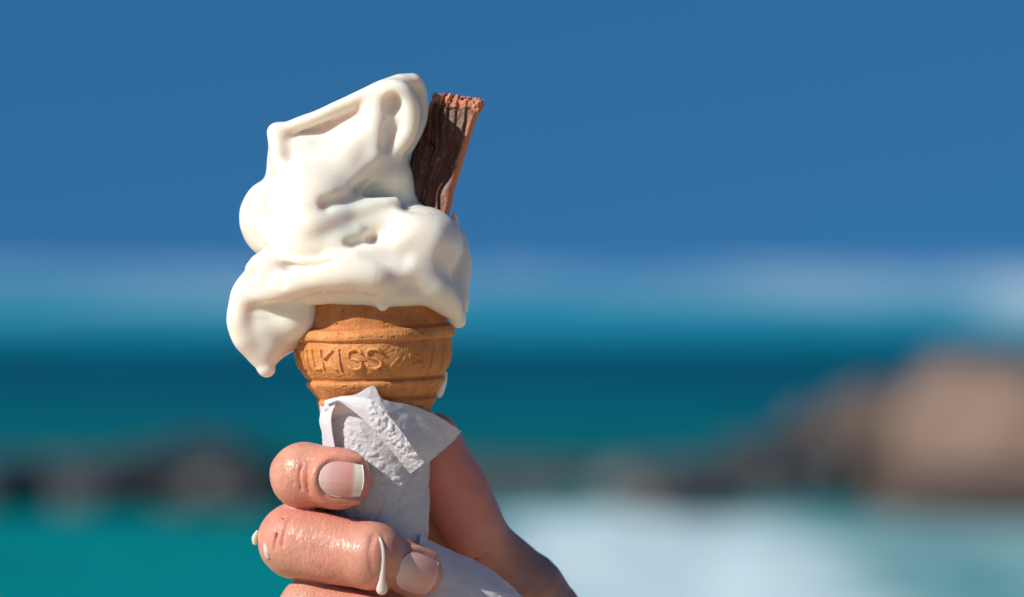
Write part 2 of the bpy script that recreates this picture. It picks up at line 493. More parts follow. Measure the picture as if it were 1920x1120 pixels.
# rocks
def rock_material(name, lo, hi, wet):
    m, nn, ll, b = mat(name, lo, 0.45 if wet else 0.85)
    ll.new(ramp(nn, ll, noise(nn, ll, 1.3, 6), [(0.3, lo), (0.7, hi)]), b.inputs['Base Color'])
    bump(nn, ll, b, noise(nn, ll, 6, 6), 0.8, 0.06)
    return m
M_dark = rock_material('wet_black_rock', (0.022, 0.024, 0.025), (0.055, 0.053, 0.05), True)
M_grey = rock_material('grey_rock', (0.045, 0.047, 0.045), (0.09, 0.085, 0.075), True)
M_brown = rock_material('brown_rock', (0.055, 0.04, 0.03), (0.11, 0.075, 0.055), False)
M_greybrown = rock_material('grey_brown_rock', (0.07, 0.06, 0.06), (0.13, 0.11, 0.105), False)  # stone of its own grey-brown colour
M_tan = rock_material('pink_granite', (0.15, 0.098, 0.07), (0.25, 0.16, 0.115), False)

def rock(m, c, r, seed, label, cat='rock', group=None, e=0.75):
    nu, nvv = 72, 44
    u = np.linspace(0, 2 * math.pi, nu, endpoint=False); v = np.linspace(0, math.pi, nvv)
    U, VV = np.meshgrid(u, v)
    x, y, z = np.cos(U) * np.sin(VV), np.sin(U) * np.sin(VV), np.cos(VV)
    k = 1 + 0.22 * fbm(x * 1.4 + seed, y * 1.4, z * 1.4, 2, seed) + 0.05 * fbm(x * 6 + seed, y * 6, z * 6, 3, seed + 5)
    if cat == 'boulder': e = 1.0
    f = lambda a: np.sign(a) * np.abs(a) ** e
    V = np.stack([(f(x) * k * r[0]).ravel(), (f(y) * k * r[1]).ravel(), (f(z) * k * r[2]).ravel()], 1)
    i = np.arange(nvv - 1)[:, None] * nu + np.arange(nu)[None, :]
    j = np.arange(nvv - 1)[:, None] * nu + (np.arange(nu)[None, :] + 1) % nu
    F = np.stack([i, i + nu, j + nu, j], -1).reshape(-1, 4)
    o = link_mesh('rock' if cat == 'rock' else 'boulder', V, F, m, world=True)
    o.location = c
    return tag(o, label, cat, group)

def wx(px, Y): return (px - 960) * S / DIST * (Y + DIST)
def wz(py, Y): return (480 - py) * S / DIST * (Y + DIST) + 0.0128
G = 'dark rocks awash in the shallows'
def at_px(m, px, ptop, half, Y, dep, seed, label, cat='rock', group=G):
    x = wx(px, Y); top = wz(ptop, Y); h = top - SEA
    rock(m, (x, Y, SEA + 0.05 * h), (half * S / DIST * Y, dep, 0.95 * h), seed, label, cat, group)
at_px(M_dark, -30, 862, 120, 62, 2.0, 1, 'low black rock cut off by the left edge of the picture')
at_px(M_grey, 165, 858, 110, 63.5, 2.0, 2, 'low grey rock between the two black rocks on the left')
at_px(M_grey, 230, 860, 340, 66.5, 1.6, 21, 'long low grey reef lying behind the black rocks on the left')
at_px(M_dark, 375, 838, 170, 65, 2.6, 3, 'long black rock awash left of the holding hand')
at_px(M_grey, 1010, 868, 260, 65.5, 2.2, 4, 'long flat grey rock right behind the thumb')
at_px(M_grey, 1250, 866, 170, 64, 2.0, 5, 'low grey brown rock behind the patch of white surf')
at_px(M_dark, 1490, 815, 130, 65, 2.4, 6, 'black wet rock at the left foot of the pink boulder')
at_px(M_greybrown, 1820, 650, 260, 70, 2.6, 17, 'grey brown boulder ridge rising behind the tan boulder', 'boulder', 'boulders on the right')
at_px(M_brown, 1530, 780, 150, 67.5, 2.2, 18, 'low brown boulder where the rock slope starts on the right', 'boulder', 'boulders on the right')
at_px(M_brown, 1660, 725, 170, 67, 2.4, 7, 'dark brown boulder leaning against the tan boulder', 'boulder', 'boulders on the right')
at_px(M_tan, 1950, 705, 290, 66, 2.8, 11, 'big sunlit tan boulder at the right edge', 'boulder', 'boulders on the right')
at_px(M_tan, 2090, 600, 140, 72, 4, 13, 'tall tan boulder mostly beyond the right edge of the picture', 'boulder', 'boulders on the right')
at_px(M_brown, 1890, 885, 250, 62.5, 1.6, 12, 'flat olive brown rock shelf under the sunlit tan boulder', 'rock', 'boulders on the right')

# ------------------------------------------------------------------ wafer cup
CX, TILT = 703.0, math.tan(math.radians(2.2))
prof = [(556, 128), (560, 137), (575, 139), (598, 141), (610, 141), (613, 143), (616, 150), (626, 153), (634, 152), (637, 146),
        (650, 147), (664, 146), (680, 143), (694, 137.5), (704, 131), (708, 126.5), (711, 127), (714, 130), (720, 129), (726, 124),
        (738, 114), (744, 110), (747, 109.5), (751, 112), (758, 110), (764, 105), (775, 100), (800, 97), (850, 92), (950, 86), (1040, 81), (1048, 76), (1050, 5)]
py_, pr_ = np.array([p[0] for p in prof], float), np.array([p[1] for p in prof], float)
def cone_r(y): return np.interp(y, py_, pr_)
rows = np.concatenate([np.arange(556, 770, 0.9), np.arange(770, 1050, 6), [1050]])
na = 1400
ang = np.linspace(-math.pi, math.pi, na, endpoint=False)     # 0 faces the camera
A, R_ = np.meshgrid(ang, rows)
base_r = cone_r(R_)
for _ in range(1):                                              # soften the profile
    base_r = (base_r + cone_r(R_ - 1.2) + cone_r(R_ + 1.2)) / 3
def unroll_x(a): return CX + 146 * np.sin(a)
# raised letters, drawn as strokes on the band
LET = {'M': [[(0, 1), (0, 0), (.5, .65), (1, 0), (1, 1)]], 'I': [[(.5, 0), (.5, 1)]], 'L': [[(0, 0), (0, 1), (.9, 1)]],
       'K': [[(0, 0), (0, 1)], [(.9, 0), (.05, .52), (1, 1)]],
       'S': [[(.95, .16), (.75, .02), (.4, 0), (.1, .12), (.08, .34), (.35, .47), (.7, .54), (.95, .7), (.9, .9), (.6, 1), (.25, 1), (.02, .85)]]}
lay = [('M', 559, 14), ('I', 578, 6), ('L', 592, 12), ('K', 609, 24), ('I', 638, 8), ('S', 659, 26), ('S', 693, 28)]
LS = []
for ch, x0, wd in lay:
    for st in LET[ch]:
        P = [(x0 + wd * p[0], 651 + 36 * p[1]) for p in st]
        if ch == 'S': P = [tuple(q) for q in spline(P, 4)]
        LS.append((P, 2.7, 1.0))
rnd = random.Random(5)
for P in ([(745, 668), (738, 676), (731, 684)], [(744, 684), (751, 676), (757, 668)], [(764, 664), (766, 676), (772, 688)], [(775, 666), (784, 672), (780, 680), (772, 684)],
          [(800, 655), (797, 688)], [(811, 656), (808, 680)], [(820, 652), (816, 676)]):
    LS.append(([(x + 8, y) for x, y in P], 2.2, 0.3))
# the band is an arc: stroke x positions are where they stand across the front
ang_of = lambda x: np.arcsin(np.clip((x - CX) / 146.0, -0.999, 0.999))
AX, AY = A * 146, R_ - (A * 146) * 0
disp = np.zeros_like(A)
fm = (np.abs(A) < 1.75) & (R_ > 640) & (R_ < 700)
ax_, ay_ = AX[fm], R_[fm]
ld = np.zeros(ax_.shape)
for P, wdt, amp in LS:
    d = np.full(ax_.shape, 99.0)
    for p, q in zip(P[:-1], P[1:]):
        # keep lettering evenly spaced on the arc
        p2 = (float(ang_of(p[0])) * 146 * 1.0, p[1]); q2 = (float(ang_of(q[0])) * 146 * 1.0, q[1])
        vx, vy = q2[0] - p2[0], q2[1] - p2[1]
        t = np.clip(((ax_ - p2[0]) * vx + (ay_ - p2[1]) * vy) / (vx * vx + vy * vy + 1e-6), 0, 1)
        d = np.minimum(d, np.hypot(ax_ - p2[0] - vx * t, ay_ - p2[1] - vy * t))
    ld = np.maximum(ld, amp * (1 - sstep(wdt * 0.5, wdt * 1.2, d)))
disp[fm] += 4.8 * ld
nx_, ny_, nz_ = np.sin(A) * 146, R_, np.cos(A) * 146
wear = fbm(nx_ / 30, ny_ / 30, nz_ / 30, 3, 21)
disp[fm] *= (0.85 + 0.3 * vnoise(nx_ / 12, ny_ / 12, nz_ / 12, 33))[fm]
disp += 0.9 * fbm(nx_ / 30, ny_ / 16, nz_ / 30, 4, 7) + 0.18 * fbm(nx_ / 5, ny_ / 3.5, nz_ / 5, 2, 8)
right = sstep(0.30, 0.9, A) * (1 - sstep(2.6, 3.0, A))
gr = fbm(AX / 5.5 + 0.02 * ny_, ny_ / 60, 0 * nx_, 3, 41)
disp -= (right * 1.3 + 0.12) * np.maximum(gr, 0) * 1.7 * sstep(640, 648, R_) * (1 - sstep(694, 702, R_))
# hairline cracks and chips
cr = np.abs(fbm(nx_ / 24, ny_ / 9, nz_ / 24, 3, 55))
disp -= 1.5 * (1 - sstep(0.0, 0.07, cr)) * sstep(0.0, 0.7, vnoise(nx_ / 40, ny_ / 25, nz_ / 40, 56) + 0.35)
chip = sstep(0.75, 1.1, fbm(nx_ / 13, ny_ / 9, nz_ / 13, 2, 77))
disp -= 1.6 * chip
rr_ = base_r + disp * (R_ < 1045)
yy_ = R_ + 1.1 * np.sin(A * 2 + 1.0) + 1.2 * vnoise(nx_ / 60, 0 * nx_, nz_ / 60, 88)
Vx = CX + np.sin(A) * rr_; Vz = -np.cos(A) * rr_
Vx = Vx + (R_ - 680) * 0.045; Vy = yy_ - (Vx - CX) * TILT
V = np.stack([Vx.ravel(), Vy.ravel(), Vz.ravel()], 1)
nr = len(rows)
i = np.arange(nr - 1)[:, None] * na + np.arange(na)[None, :]
j = np.arange(nr - 1)[:, None] * na + (np.arange(na)[None, :] + 1) % na
F = np.stack([i, i + na, j + na, j], -1).reshape(-1, 4)
pale = np.clip(0.75 * ld.max() * 0, 0, 1)
pale_a = np.zeros_like(A); pale_a[fm] = 0.25 * ld
ringz = np.exp(-((R_ - 627) / 8) ** 2) + 0.6 * np.exp(-((R_ - 719) / 6) ** 2)
pale_a += 0.5 * ringz * (0.6 + 0.4 * wear)
dark_bands = np.clip(0.7 * np.exp(-((R_ - 612) / 4) ** 2) + 0.8 * np.exp(-((R_ - 708.5) / 3) ** 2) + 0.7 * np.exp(-((R_ - 744) / 4) ** 2)
                + 0.35 * (R_ < 606) + 0.4 * chip, 0, 1)  # darker brown in the grooves, above the top ring and in chips
cone_root = thing('ice_cream_cone', 'soft serve ice cream in a moulded wafer cup held up in the hand', 'ice cream cone', (CX, 1050, 0))
cup = link_mesh('wafer_cup', V, F, M_wafer, cone_root, attrs={'pale': np.clip(pale_a, 0, 1).ravel(), 'dark_bands': dark_bands.ravel()}, flip=True)

# ------------------------------------------------------------------ soft serve
fl = Field((400, 112, -235), (905, 730, 175), 2.2)
# body on the cup
fl.ell((700, 520, 5), (150, 78, 140), 20)
fl.ell((703, 575, 0), (126, 60, 126), 20)
fl.chain([(820, 545, -60, 34), (835, 530, 20, 34), (800, 530, 95, 34), (703, 535, 125, 34), (600, 530, 95, 34), (560, 530, 20, 34)], 22)
fl.ell((640, 450, 10), (110, 90, 95), 34)
fl.ell((665, 370, 10), (88, 92, 66), 34)
# left big lobe
fl.ell((507, 410, -10), (57, 72, 72), 30)
fl.ell((560, 440, -30), (70, 60, 80), 30)
# lower left hanging lobe, a lit outer edge and a hollow beside it
fl.ell((511, 586, -24), (82, 84, 62), 16)
fl.chain([(484, 512, -70, 18), (464, 548, -80, 24), (455, 592, -84, 25), (462, 630, -80, 24), (484, 660, -72, 18), (498, 680, -66, 13)], 20)
fl.chain([(498, 610, -40, 60), (500, 640, -50, 44), (501, 668, -60, 22), (503, 684, -64, 14), (504, 692, -65, 14.5)], 18)
fl.ell((558, 585, -66), (46, 50, 46), 18)
# drapery sheet of the top
fl.chain([(545, 274, 0, 30), (600, 248, 0, 32), (660, 220, 2, 34), (720, 192, 2, 30)], 16)
fl.chain([(560, 318, -18, 50), (640, 275, -14, 48), (722, 222, -8, 44)], 24)
fl.chain([(572, 308, -50, 44), (585, 380, -84, 58), (596, 425, -96, 58)], 30)
fl.chain([(700, 240, -32, 38), (660, 300, -48, 48), (610, 370, -74, 58)], 30)
# upper rim, standing forward of the hollow under it
fl.chain([(522, 249, -40, 11), (552, 238, -48, 12), (600, 221, -54, 13), (650, 199, -52, 15), (700, 177, -44, 17), (745, 160, -26, 18), (772, 155, -6, 16)], 16)
fl.chain([(522, 250, -34, 12), (519, 275, -26, 13), (518, 320, -18, 15), (520, 345, -10, 18)], 18)
fl.chain([(524, 252, -40, 13), (530, 290, -56, 18), (548, 322, -68, 24)], 22)
fl.chain([(552, 282, -84, 17), (577, 269, -88, 20), (622, 248, -86, 19), (674, 221, -78, 11)], 28, carve=True)
# loop on the right of the top
fl.chain([(737, 205, -14, 36), (742, 245, -14, 36), (742, 272, -10, 32)], 16)
fl.chain([(700, 196, -44, 18), (722, 176, -52, 19), (748, 172, -52, 19), (766, 190, -48, 19), (770, 218, -46, 19), (766, 248, -46, 18), (752, 272, -48, 17), (738, 286, -46, 15)], 14)
fl.chain([(706, 210, -52, 19), (706, 242, -58, 20), (706, 275, -60, 20), (696, 312, -68, 20), (672, 345, -84, 18), (650, 366, -94, 16)], 18)
fl.ell((740, 200, -74), (17, 23, 32), 9, carve=True)
fl.chain([(731, 243, -72, 8), (731, 262, -74, 9), (727, 280, -78, 7)], 12, carve=True)
# peak
fl.chain([(748, 160, -10, 18), (774, 157, 2, 16), (788, 172, 8, 13), (792, 200, 8, 12), (788, 228, 2, 12), (780, 252, -8, 10), (768, 275, -14, 8)], 12)
# right middle lobe under the loop
fl.ell((724, 318, -14), (42, 46, 52), 18)
fl.chain([(742, 288, 6, 22), (741, 330, 6, 22), (745, 370, 10, 24)], 16)
fl.chain([(676, 356, -104, 12), (704, 334, -94, 18), (736, 312, -84, 15)], 16, carve=True)
fl.chain([(672, 357, -84, 6), (690, 340, -74, 6)], 8, carve=True)
fl.chain([(735, 345, -10, 36), (752, 385, 0, 36), (768, 420, -10, 40)], 26)
# crossing ridge above the pocket
fl.chain([(590, 425, -128, 22), (645, 405, -104, 20), (700, 388, -88, 16), (742, 382, -68, 12)], 24)
fl.chain([(640, 440, -108, 22), (690, 425, -98, 20), (745, 415, -88, 22)], 26)
fl.chain([(620, 385, -140, 9), (670, 372, -118, 9), (720, 366, -100, 6)], 18, carve=True)
# bottom roll of the middle sheet
fl.chain([(516, 440, -84, 10), (545, 458, -110, 15), (590, 464, -130, 19), (640, 458, -132, 19), (672, 440, -118, 14)], 18)
fl.chain([(506, 448, -82, 4), (535, 473, -114, 5), (580, 487, -136, 5), (630, 487, -142, 5), (660, 478, -136, 3)], 7)
fl.chain([(515, 456, -104, 2), (545, 474, -132, 3), (590, 482, -150, 3), (635, 478, -154, 2)], 7, carve=True)
fl.chain([(504, 474, -98, 6), (530, 488, -142, 9), (580, 498, -168, 12), (640, 490, -172, 10), (676, 484, -168, 5)], 16, carve=True)
fl.chain([(516, 345, -62, 3), (508, 385, -84, 4), (518, 425, -104, 5), (545, 450, -122, 4)], 16, carve=True)
# right lobe
fl.ell((795, 458, -52), (74, 69, 86), 18)
fl.ell((760, 500, -86), (80, 50, 66), 30)
fl.ell((585, 488, -78), (60, 30, 60), 22)
fl.ell((640, 478, -80), (60, 30, 58), 22)
# lit lower band, overhanging the shaded underside
fl.chain([(486, 545, -86, 24), (520, 538, -122, 30), (575, 526, -148, 29), (640, 514, -162, 31), (700, 520, -160, 32), (738, 532, -150, 20)], 20)
fl.chain([(640, 492, -140, 20), (700, 484, -142, 26), (760, 503, -136, 26), (818, 540, -116, 26), (845, 566, -90, 20), (857, 592, -66, 12)], 22)
fl.chain([(560, 545, -112, 22), (620, 552, -122, 14), (700, 560, -124, 12), (722, 566, -136, 9), (740, 560, -126, 11), (800, 558, -112, 12), (836, 570, -92, 13)], 26)
fl.chain([(590, 545, -124, 18), (640, 546, -134, 17), (700, 547, -138, 17), (770, 548, -126, 18)], 16)
fl.chain([(720, 558, -140, 10), (722, 573, -144, 8)], 8)
fl.chain([(752, 455, -114, 26), (775, 440, -114, 28), (805, 450, -110, 28)], 30)
fl.chain([(512, 480, -118, 8), (540, 492, -138, 12), (590, 500, -158, 12), (635, 495, -164, 8)], 12, carve=True)
fl.chain([(506, 470, -100, 4), (538, 484, -126, 5), (585, 490, -143, 5), (640, 486, -146, 4)], 5)
# swirl bump on the lower left
fl.ell((508, 508, -100), (42, 36, 44), 16)
fl.chain([(482, 512, -134, 5), (492, 488, -146, 8), (520, 480, -156, 9), (542, 498, -164, 10), (536, 526, -168, 7)], 14, carve=True)
# pocket
fl.chain([(660, 455, -150, 6), (674, 457, -142, 8), (702, 447, -142, 7), (718, 430, -150, 6), (730, 408, -138, 6), (750, 391, -116, 5)], 12, carve=True)
# right skirt and drip
fl.chain([(852, 402, 22, 6), (853, 425, 10, 9), (862, 450, 0, 14), (866, 490, -14, 18), (864, 530, -30, 18), (862, 565, -46, 16), (860, 590, -56, 12), (861, 602, -58, 12)], 16)
fl.chain([(870, 480, 4, 7), (873, 510, -4, 7), (872, 545, -24, 7), (869, 580, -40, 8)], 8)
fl.chain([(790, 480, 40, 60), (800, 530, 40, 50)], 20)
fl.chain([(700, 462, -176, 14), (760, 480, -168, 12)], 24, carve=True)
fl.chain([(455, 482, -95, 6), (482, 476, -112, 8)], 18, carve=True)
x, y, z = (a[...] for a in (fl.ax[0][:, None, None], fl.ax[1][None, :, None], fl.ax[2][None, None, :]))
near = np.abs(fl.D) < 12
ii = np.argwhere(near)
px_, py2, pz_ = (fl.ax[a][ii[:, a]] for a in range(3))
fl.D[near] += (1.8 * vnoise(px_ / 40, py2 / 30, pz_ / 40, 61)).astype(np.float32)
for _ in range(1):                     # melt the small edges a little
    for ax_i in range(3):
        D = fl.D; a0 = [slice(None)] * 3; a1 = [slice(None)] * 3; a2 = [slice(None)] * 3
        a0[ax_i] = slice(0, -2); a1[ax_i] = slice(1, -1); a2[ax_i] = slice(2, None)
        q = D.copy(); q[tuple(a1)] = 0.5 * D[tuple(a1)] + 0.25 * (D[tuple(a0)] + D[tuple(a2)]); fl.D = q
V, F = fl.mesh(2)
serve = link_mesh('soft_serve', V, F, M_ice, cone_root)

f = Field((800, 690, -30), (850, 760, 60), 1.2)
f.chain([(834, 700, 0, 5), (830, 715, 0, 8), (824, 732, 2, 9), (822, 738, 2, 8.5)], 4)
V, F = f.mesh(1)
link_mesh('drip', V, F, M_ice, cone_root)

# ------------------------------------------------------------------ chocolate flake
# local frame: u across the face, v down the bar, w depth
ff = Field((-62, -12, -50), (62, 262, 50), 1.0)
U = ff.ax[0][:, None, None]; Vv = ff.ax[1][None, :, None]; Wd = ff.ax[2][None, None, :]
tw = 0.0006 * (Vv - 100)
hw = 49.0 - 0.008 * Vv
wob = 2.5 * vnoise(Vv / 40, 0 * Vv, 0 * Vv, 5)
edge_top = 5.0 * vnoise(U / 12, 0 * U, Wd / 12, 91) + 2.5 * vnoise(U / 5, 0 * U, Wd / 5, 92)
qx = np.abs(U - wob) - (hw - 7); qz = np.abs(Wd) - 23; qy = np.maximum(-(Vv - edge_top), Vv - 255) 
d = np.sqrt(np.maximum(qx, 0) ** 2 + np.maximum(qz, 0) ** 2 + np.maximum(qy, 0) ** 2) + np.minimum(np.maximum(np.maximum(qx, qz), qy), 0) - 6
side = np.clip(sstep(30, 44, U), 0, 1)
# long folds running down the bar, bending and merging
uw = U + 9 * vnoise(Vv / 95, U / 200, 0 * Wd, 3) + 4.0 * vnoise(Vv / 30, U / 25, 0 * Wd, 4) - 0.10 * Vv
fq = uw / 15.0 + 0.45 * vnoise(U / 40, Vv / 120, Wd / 60, 11)
fr = fq - np.floor(fq)
saw = np.where(fr < 0.80, fr / 0.80, (1 - fr) / 0.20)          # overlapping sheets
strength = 0.55 + 0.6 * vnoise(U / 20, Vv / 80, Wd / 40, 13)
crack = 1 - sstep(0.0, 0.16, np.abs(vnoise(uw / 12.0 + 5.4, Vv / 170, Wd / 30, 12)))
fine_f = vnoise(uw / 4.2, Vv / 60, Wd / 20, 14)
amp = (1 - 0.85 * side)
d = d + amp * (11.0 * np.clip(strength, 0.1, 1.2) * (0.5 - saw) + 8.5 * crack + 0.25 * fine_f)
d = d + 0.35 * vnoise(U / 4, Vv / 5, Wd / 4, 15) + side * 0.7 * vnoise(U / 2.2, Vv / 3.5, Wd / 2.2, 16)
# porous crust at the broken top
pz = sstep(26, 4, Vv) 
d = d + pz * (3.2 * vnoise(U / 5, Vv / 5, Wd / 5, 18) + 7.5 * sstep(0.30, 0.6, vnoise(U / 6, Vv / 6, Wd / 6, 19)))
ff.D[:] = d
V, F = ff.mesh(1)
u0, v0, w0 = V[:, 0], V[:, 1], V[:, 2]
lit_crust = np.clip(sstep(16, 4, v0 + 4 * vnoise(u0 / 6, v0 / 6, w0 / 6, 30)) + sstep(36, 42, u0 + 3 * vnoise(u0 / 9, v0 / 9, w0 / 9, 31)) * 0.9  # pale crust and flecks, with sunlight painted on the top and right edge
                + 0.8 * sstep(-36, -44, u0) * sstep(60, 20, v0)
                + 0.5 * sstep(0.6, 0.9, vnoise(u0 / 4, v0 / 9, w0 / 5, 37)), 0, 1)
aang = math.radians(16.5)     # lean
yaw = math.radians(6)
X1 = u0 * math.cos(yaw) + w0 * math.sin(yaw); Z1 = -u0 * math.sin(yaw) + w0 * math.cos(yaw)
ca, sa = math.cos(aang), math.sin(aang)
VX = 856 + X1 * ca - v0 * sa * 1.02; VY = 188 + v0 * ca + X1 * 0.14; VZ = Z1 + 42 - 0.16 * v0
flake = link_mesh('chocolate_flake', np.stack([VX, VY, VZ], 1), F, M_choc, attrs={'lit_crust': lit_crust})
tag(flake, 'crumbly milk chocolate flake stick pushed into the right side of the soft serve', 'chocolate flake')

# ------------------------------------------------------------------ hand
hf = Field((470, 770, -235), (1340, 1560, 330), 3.0)
# palm and wrist
K = 26
hf.chain([(760, 975, 205, 66), (745, 1080, 225, 68), (725, 1180, 215, 66), (745, 1275, 195, 60)], K)
hf.chain([(770, 985, 215, 60), (900, 1120, 235, 70), (1060, 1300, 235, 95)], 40)
hf.chain([(740, 1130, 220, 62), (900, 1230, 230, 75), (1080, 1350, 235, 95)], 40)
hf.chain([(745, 1270, 190, 58), (880, 1350, 205, 75), (1080, 1430, 225, 95)], 40)
hf.chain([(1060, 1350, 235, 105), (1180, 1470, 240, 100), (1420, 1720, 250, 105)], 50, smooth=False)
# thumb
hf.chain([(988, 1128, 158, 74), (1062, 1258, 200, 92), (1130, 1350, 220, 105)], 40)
hf.chain([(986, 1124, 156, 72), (945, 1070, 138, 58), (910, 1026, 118, 47)], 12)
hf.chain([(908, 1024, 116, 48), (884, 988, 102, 57), (856, 930, 88, 60), (828, 872, 72, 54), (815, 820, 62, 42)], 14)
def finger(mcp, pip, dip, tip, r, k=13):
    hf.chain([(*mcp, r[0]), (*pip, r[1])], K, smooth=False)
    hf.chain([(*pip, r[1]), (*dip, r[2])], k, smooth=False)
    hf.chain([(*dip, r[2]), (*tip, r[3])], k, smooth=False)
# separate fields keep the fingers from melting into each other
base_D = hf.D.copy()
parts = []
for spec in (((760, 970, 200), (572, 905, 62), (573, 887, -88), (644, 889, -130), (58, 58, 59, 54)),
             ((745, 1070, 220), (562, 1012, -62), None, None, (62, 70)),
             ((730, 1175, 215), (590, 1142, -68), (720, 1168, -142), (806, 1195, -100), (62, 64, 60, 48)),
             ((740, 1270, 195), (640, 1262, -50), (740, 1285, -98), (812, 1305, -64), (54, 55, 52, 42))):
    hf.D = base_D.copy()
    if spec[2] is not None:
        finger(*spec)
        if spec[1][1] == 905:      # index: pulp, nail bed
            hf.ell((640, 893, -122), (60, 55, 58), 10)
    else:
        mcp, pip = spec[0], spec[1]
        hf.chain([(*mcp, 60), (*pip, 68)], K, smooth=False)
        hf.chain([(558, 1008, -62, 68), (560, 1010, -84, 66), (628, 1022, -114, 64), (700, 1034, -144, 60)], 14)
        hf.ell((700, 1030, -147), (56, 60, 58), 14)
        hf.chain([(706, 1032, -132, 56), (745, 1050, -114, 52), (786, 1066, -98, 46)], 12)
    parts.append(hf.D)
D = parts[0]
for q in parts[1:]: D = smin(D, q, 5.0)
hf.D = D
# nail beds
def fold_u(c, a, t, L, W, prof_z, rt=9):
    pts = []
    for s_, q_ in ((0.36, -1.10), (0.15, -1.12), (-0.12, -1.10), (-0.34, -0.92), (-0.51, -0.5), (-0.555, 0), (-0.51, 0.5), (-0.34, 0.92), (-0.12, 1.10), (0.15, 1.12), (0.36, 1.10)):
        x_ = c[0] + a[0] * s_ * L + t[0] * q_ * W / 2; y_ = c[1] + a[1] * s_ * L + t[1] * q_ * W / 2
        pts.append((x_, y_, prof_z(s_, q_), rt if abs(s_) < 0.3 else rt - 1.5))
    hf.chain(pts, 9)
NA, NT = (0.991, 0.09), (-0.09, 0.991)
hf.ell((650, 889, -203), (44, 32, 19), 6, carve=True, rot=5)
fold_u((646, 889), NA, NT, 86, 68, lambda s_, q_: -178 + 11.5 * q_ * q_ + 9 * s_, 10)
MA, MT = (0.90, 0.38), (-0.39, 0.92)
fold_u((780, 1063), MA, MT, 70, 74, lambda s_, q_: -141 + 13 * q_ * q_ + 32 * s_, 8)
# folds and creases
def crease(pts, k=5): hf.chain(pts, k, carve=True)
crease([(588, 858, -153, 2.4), (583, 885, -158, 2.6), (587, 915, -152, 2.2)], 6)
crease([(574, 866, -147, 1.6), (570, 888, -152, 2.0), (573, 908, -148, 1.6)], 6)
crease([(728, 985, -187, 3), (724, 1015, -207, 4), (730, 1050, -204, 4), (724, 1078, -178, 2.4)], 7)
crease([(708, 986, -193, 3), (700, 1020, -211, 4), (706, 1058, -207, 3)], 6)
crease([(556, 955, -128, 2.0), (544, 982, -142, 2.6), (538, 1012, -146, 2.0)], 6)
crease([(540, 965, -122, 1.6), (528, 995, -134, 2.2), (524, 1020, -136, 1.6)], 6)
crease([(630, 1082, -170, 2.0), (660, 1090, -176, 2.4), (690, 1092, -170, 2.0)], 6)
crease([(893, 1050, 80, 3), (915, 1034, 72, 3.5), (936, 1012, 84, 3)], 8)
V, F = hf.mesh(2)
Nn = vnormals(V, F)
x, y, z = V.T
def near_pt(c, r): return np.exp(-(((x - c[0]) ** 2 + (y - c[1]) ** 2 + (z - c[2]) ** 2) / r ** 2))
wr = np.clip(near_pt((600, 1000, -150), 85) + near_pt((575, 880, -150), 45) * 0.9 + near_pt((560, 1120, -120), 80) + 0.25, 0, 1)
amp = 0.22 * fbm(x / 16, y / 12, z / 16, 3, 13) + 1.0 * vnoise(x / 40, y / 30, z / 40, 14)
fine = -0.6 * (1 - sstep(0, 0.12, np.abs(vnoise(x / 9 + 0.35 * y / 9, y / 16, z / 30, 71)))) * wr
V = V + Nn * (amp + fine)[:, None]
# raised skin round the nails
flush = np.clip(1.0 * near_pt((692, 905, -140), 46) + 0.6 * near_pt((575, 950, -120), 40) + 0.5 * near_pt((640, 842, -140), 36) + 0.5 * near_pt((640, 1085, -150), 60) + 0.45 * near_pt((600, 890, -160), 36) + 0.30 * near_pt((640, 940, -150), 55)
                + 0.5 * near_pt((525, 985, -110), 36) + 0.35 * near_pt((720, 1020, -200), 30) + 0.95 * near_pt((862, 930, 50), 125), 0, 1)
thumb_shade = np.clip(sstep(880, 1010, x) * sstep(0, 30, z), 0, 1) * 0.75  # shade over thumb base and wrist, painted darker into the skin
hand_root = thing('hand', 'right hand coming up from below, fingers curled round the napkin and wafer cup', 'hand', (1100, 1400, 235))
hand = link_mesh('skin', V, F, M_skin, hand_root, attrs={'flush': flush, 'thumb_shade': thumb_shade, 'wrinkle': wr})

